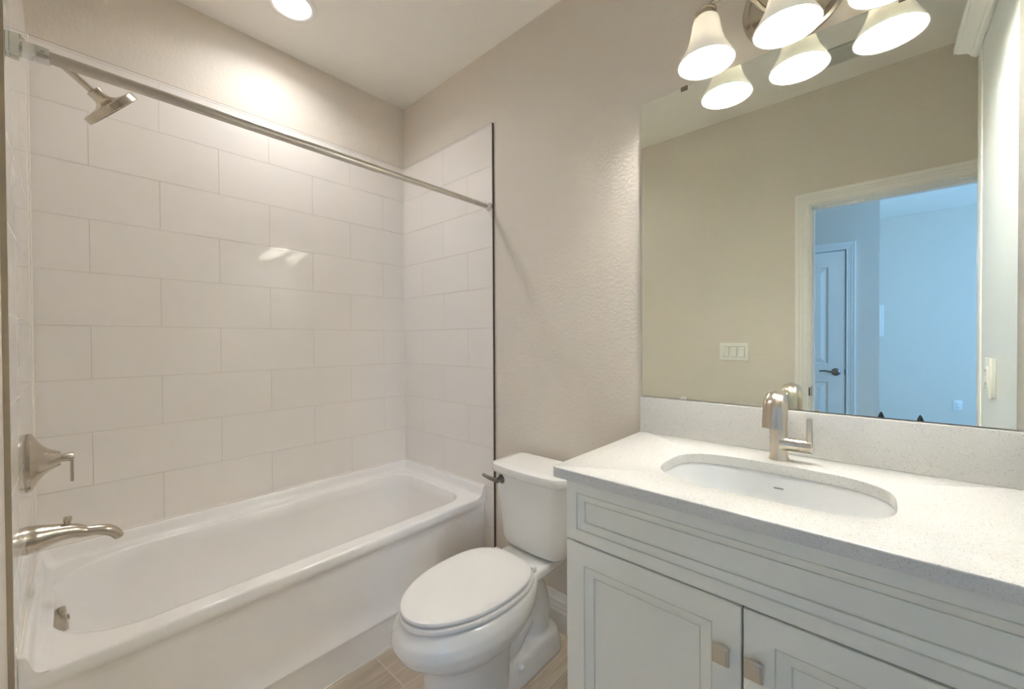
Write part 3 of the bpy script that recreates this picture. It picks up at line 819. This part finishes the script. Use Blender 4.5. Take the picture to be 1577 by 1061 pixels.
# mirror
mr = thing('wall_mirror', 'large frameless rectangular mirror above the quartz backsplash', 'mirror', (2.0, -.003, 1.06))
MX0, MX1, MZ0, MZ1 = 1.5695, 2.4447, 1.0595, 2.1275
bm = bmesh.new()
fs = box(bm, MX0, MX1, -.0062, -.0008, MZ0, MZ1)
bmesh.ops.recalc_face_normals(bm, faces=bm.faces[:])
for f in bm.faces: f.material_index = 0 if f.normal.y < -.5 else 1
finish('glass', bm, [MIRR, MEDGE], mr, smooth=False, recalc=False)
for xx, zz, s, mt in ((1.722, MZ1, 1, DNICK), (2.262, MZ1, 1, DNICK), (1.719, MZ0, -1, CLEAR)):
    z0, z1 = (zz-.011, zz+.003) if s > 0 else (zz-.003, zz+.008)
    finish('mirror_clip', boxes((xx-.011, xx+.011, -.0085, -.0063, z0, z1), (xx-.011, xx+.011, -.0085, -.0008, max(z0, zz+.0005) if s > 0 else z0, z1 if s > 0 else zz-.0005), bev=.0007), mt, mr)

# ------------------------------------------------------------------ vanity light
LX = (1.825, 2.030, 2.236); LY = -.118; LZ = 2.1045
vf = thing('vanity_light', 'three-shade brushed nickel wall lamp with frosted bell shades over mirror', 'wall lamp', (2.03, -.002, 2.25))
bm = bmesh.new()
lathe(bm, [(.130, .0005), (.130, .010), (.124, .017), (.112, .019), (.108, .016), (.100, .016), (.0005, .020)], (2.03, 0, 2.257), (0, -1, 0), 72, True, True)
finish('wall_plate', bm, NICK, vf)
bm = bmesh.new()
lathe(bm, [(.020, .016), (.018, .03), (.012, .036), (.012, .044), (.017, .050), (.018, .058), (.013, .066), (.0005, .069)], (2.03, 0, 2.270), (0, -1, 0), 28, True, True)
finish('finial', bm, NICK, vf)
for i, xx in enumerate(LX):
    bm = bmesh.new()
    if i == 1:
        pth = smooth_path([(xx, -.015, 2.290), (xx, -.050, 2.305), (xx, -.090, 2.298), (xx, LY-.001, 2.284), (xx, LY, 2.263)], 8)
    else:
        s = -1 if i else 1
        pth = smooth_path([(2.03-s*.030, -.018, 2.226), (2.03-s*.065, -.040, 2.236), (xx+s*.112, -.080, 2.262), (xx+s*.065, -.106, 2.282), (xx+s*.022, LY, 2.281), (xx, LY, 2.263)], 8)
    tube(bm, pth, .0075, 16)
    finish('arm', bm, NICK, vf)
    bm = bmesh.new()
    lathe(bm, [(.010, .162), (.027, .160), (.0300, .157), (.0300, .153), (.0265, .151), (.0265, .136), (.0250, .134)], (xx, LY, LZ), (0, 0, 1), 40, True, True)
    finish('holder', bm, NICK, vf)
    pr = [(.0795, 0), (.0785, .003), (.0735, .014), (.0635, .032), (.0535, .052), (.0460, .075), (.0415, .098), (.0388, .116), (.0355, .130), (.029, .137), (.023, .139)]
    bm = bmesh.new()
    inner = [(max(r-.0028, .002), h+(.0004 if k < 2 else 0)) for k, (r, h) in enumerate(pr)]
    lathe(bm, pr[::-1] + inner, (xx, LY, LZ), (0, 0, 1), 56)
    sd = finish('shade', bm, SHADE, vf, angle=60)
    bm = bmesh.new()
    lathe(bm, [(.013, .134), (.013, .105), (.017, .094), (.0265, .068), (.0285, .054), (.0262, .036), (.0180, .025), (.0005, .021)], (xx, LY, LZ), (0, 0, 1), 20, True, True)
    finish('bulb', bm, BULBM, vf)

# ------------------------------------------------------------------ tall cabinet at the end of the vanity
KX0, KYF, KZ = 2.462, -.645, 2.235
kb = thing('linen_cabinet', 'tall pale cabinet with crown moulding at the mirror end of vanity', 'cabinet', (2.70, -.30, 0))
finish('body', boxes((KX0, XR-.002, -.566, -.002, .0, KZ-.022)), TOWER, kb, smooth=False)
finish('face_frame', boxes((KX0-.0025, XR-.002, -.618, -.5665, .0, KZ-.022), bev=.002), TRIMW, kb)
finish('door', boxes((KX0-.001, XR-.004, -.645, -.6195, .10, KZ-.03), bev=.002), TRIMW, kb)
cprof = [(.001, 2.216), (.008, 2.216), (.011, 2.222), (.015, 2.225), (.017, 2.234), (.026, 2.246), (.037, 2.254), (.044, 2.260), (.046, 2.265), (.052, 2.268), (.052, 2.283), (.0, 2.283)]
bm = bmesh.new()
rings = []
for x, y, dx, dy in ((KX0-.0005, -.002, -1, 0), (KX0-.0005, -.646, -1, -1), (XR-.003, -.646, 0, -1)):
    rings.append([(x+dx*a, y+dy*a, z) for a, z in cprof])
loft(bm, rings, cap0=True, cap1=True)
finish('crown_moulding', bm, TRIMW, kb, angle=20)
outlet('wall_outlet', 'white outlet on the pale cabinet side at mirror right edge', (KX0, -.375, 1.150), 'x', .007)

# ------------------------------------------------------------------ tripod in the doorway (its shoulders show in the mirror)
tp = thing('tripod', 'black photographic tripod in doorway, only tips reflected in mirror', 'tripod', (2.29, -1.43, 0))
bm = bmesh.new(); cyl(bm, (2.29, -1.43, .56), (2.29, -1.43, .80), .014, 20, .002)
lathe(bm, [(.035, .70), (.040, .705), (.040, .735), (.030, .75), (.016, .76)], (2.29, -1.43, 0), (0, 0, 1), 24, True, True)
finish('centre_column', bm, BLACK, tp)
for fxx, fyy, sx, sy in ((2.06, -1.46, -.062, .0), (2.50, -1.46, .082, .0), (2.29, -1.12, .0, .05)):
    bm = bmesh.new()
    top = Vector((2.29+sx, -1.43+sy, .808 if sx else .76)); ft = Vector((fxx, fyy, .008))
    tube(bm, [top, top.lerp(ft, .5), ft], [.014, .012, .009], 14)
    lathe(bm, [(.019, 0), (.021, .015), (.016, .045), (.006, .075), (.0005, .083)], top-Vector((0, 0, .006)), (0, 0, 1), 16, True, True)
    finish('leg', bm, BLACK, tp)
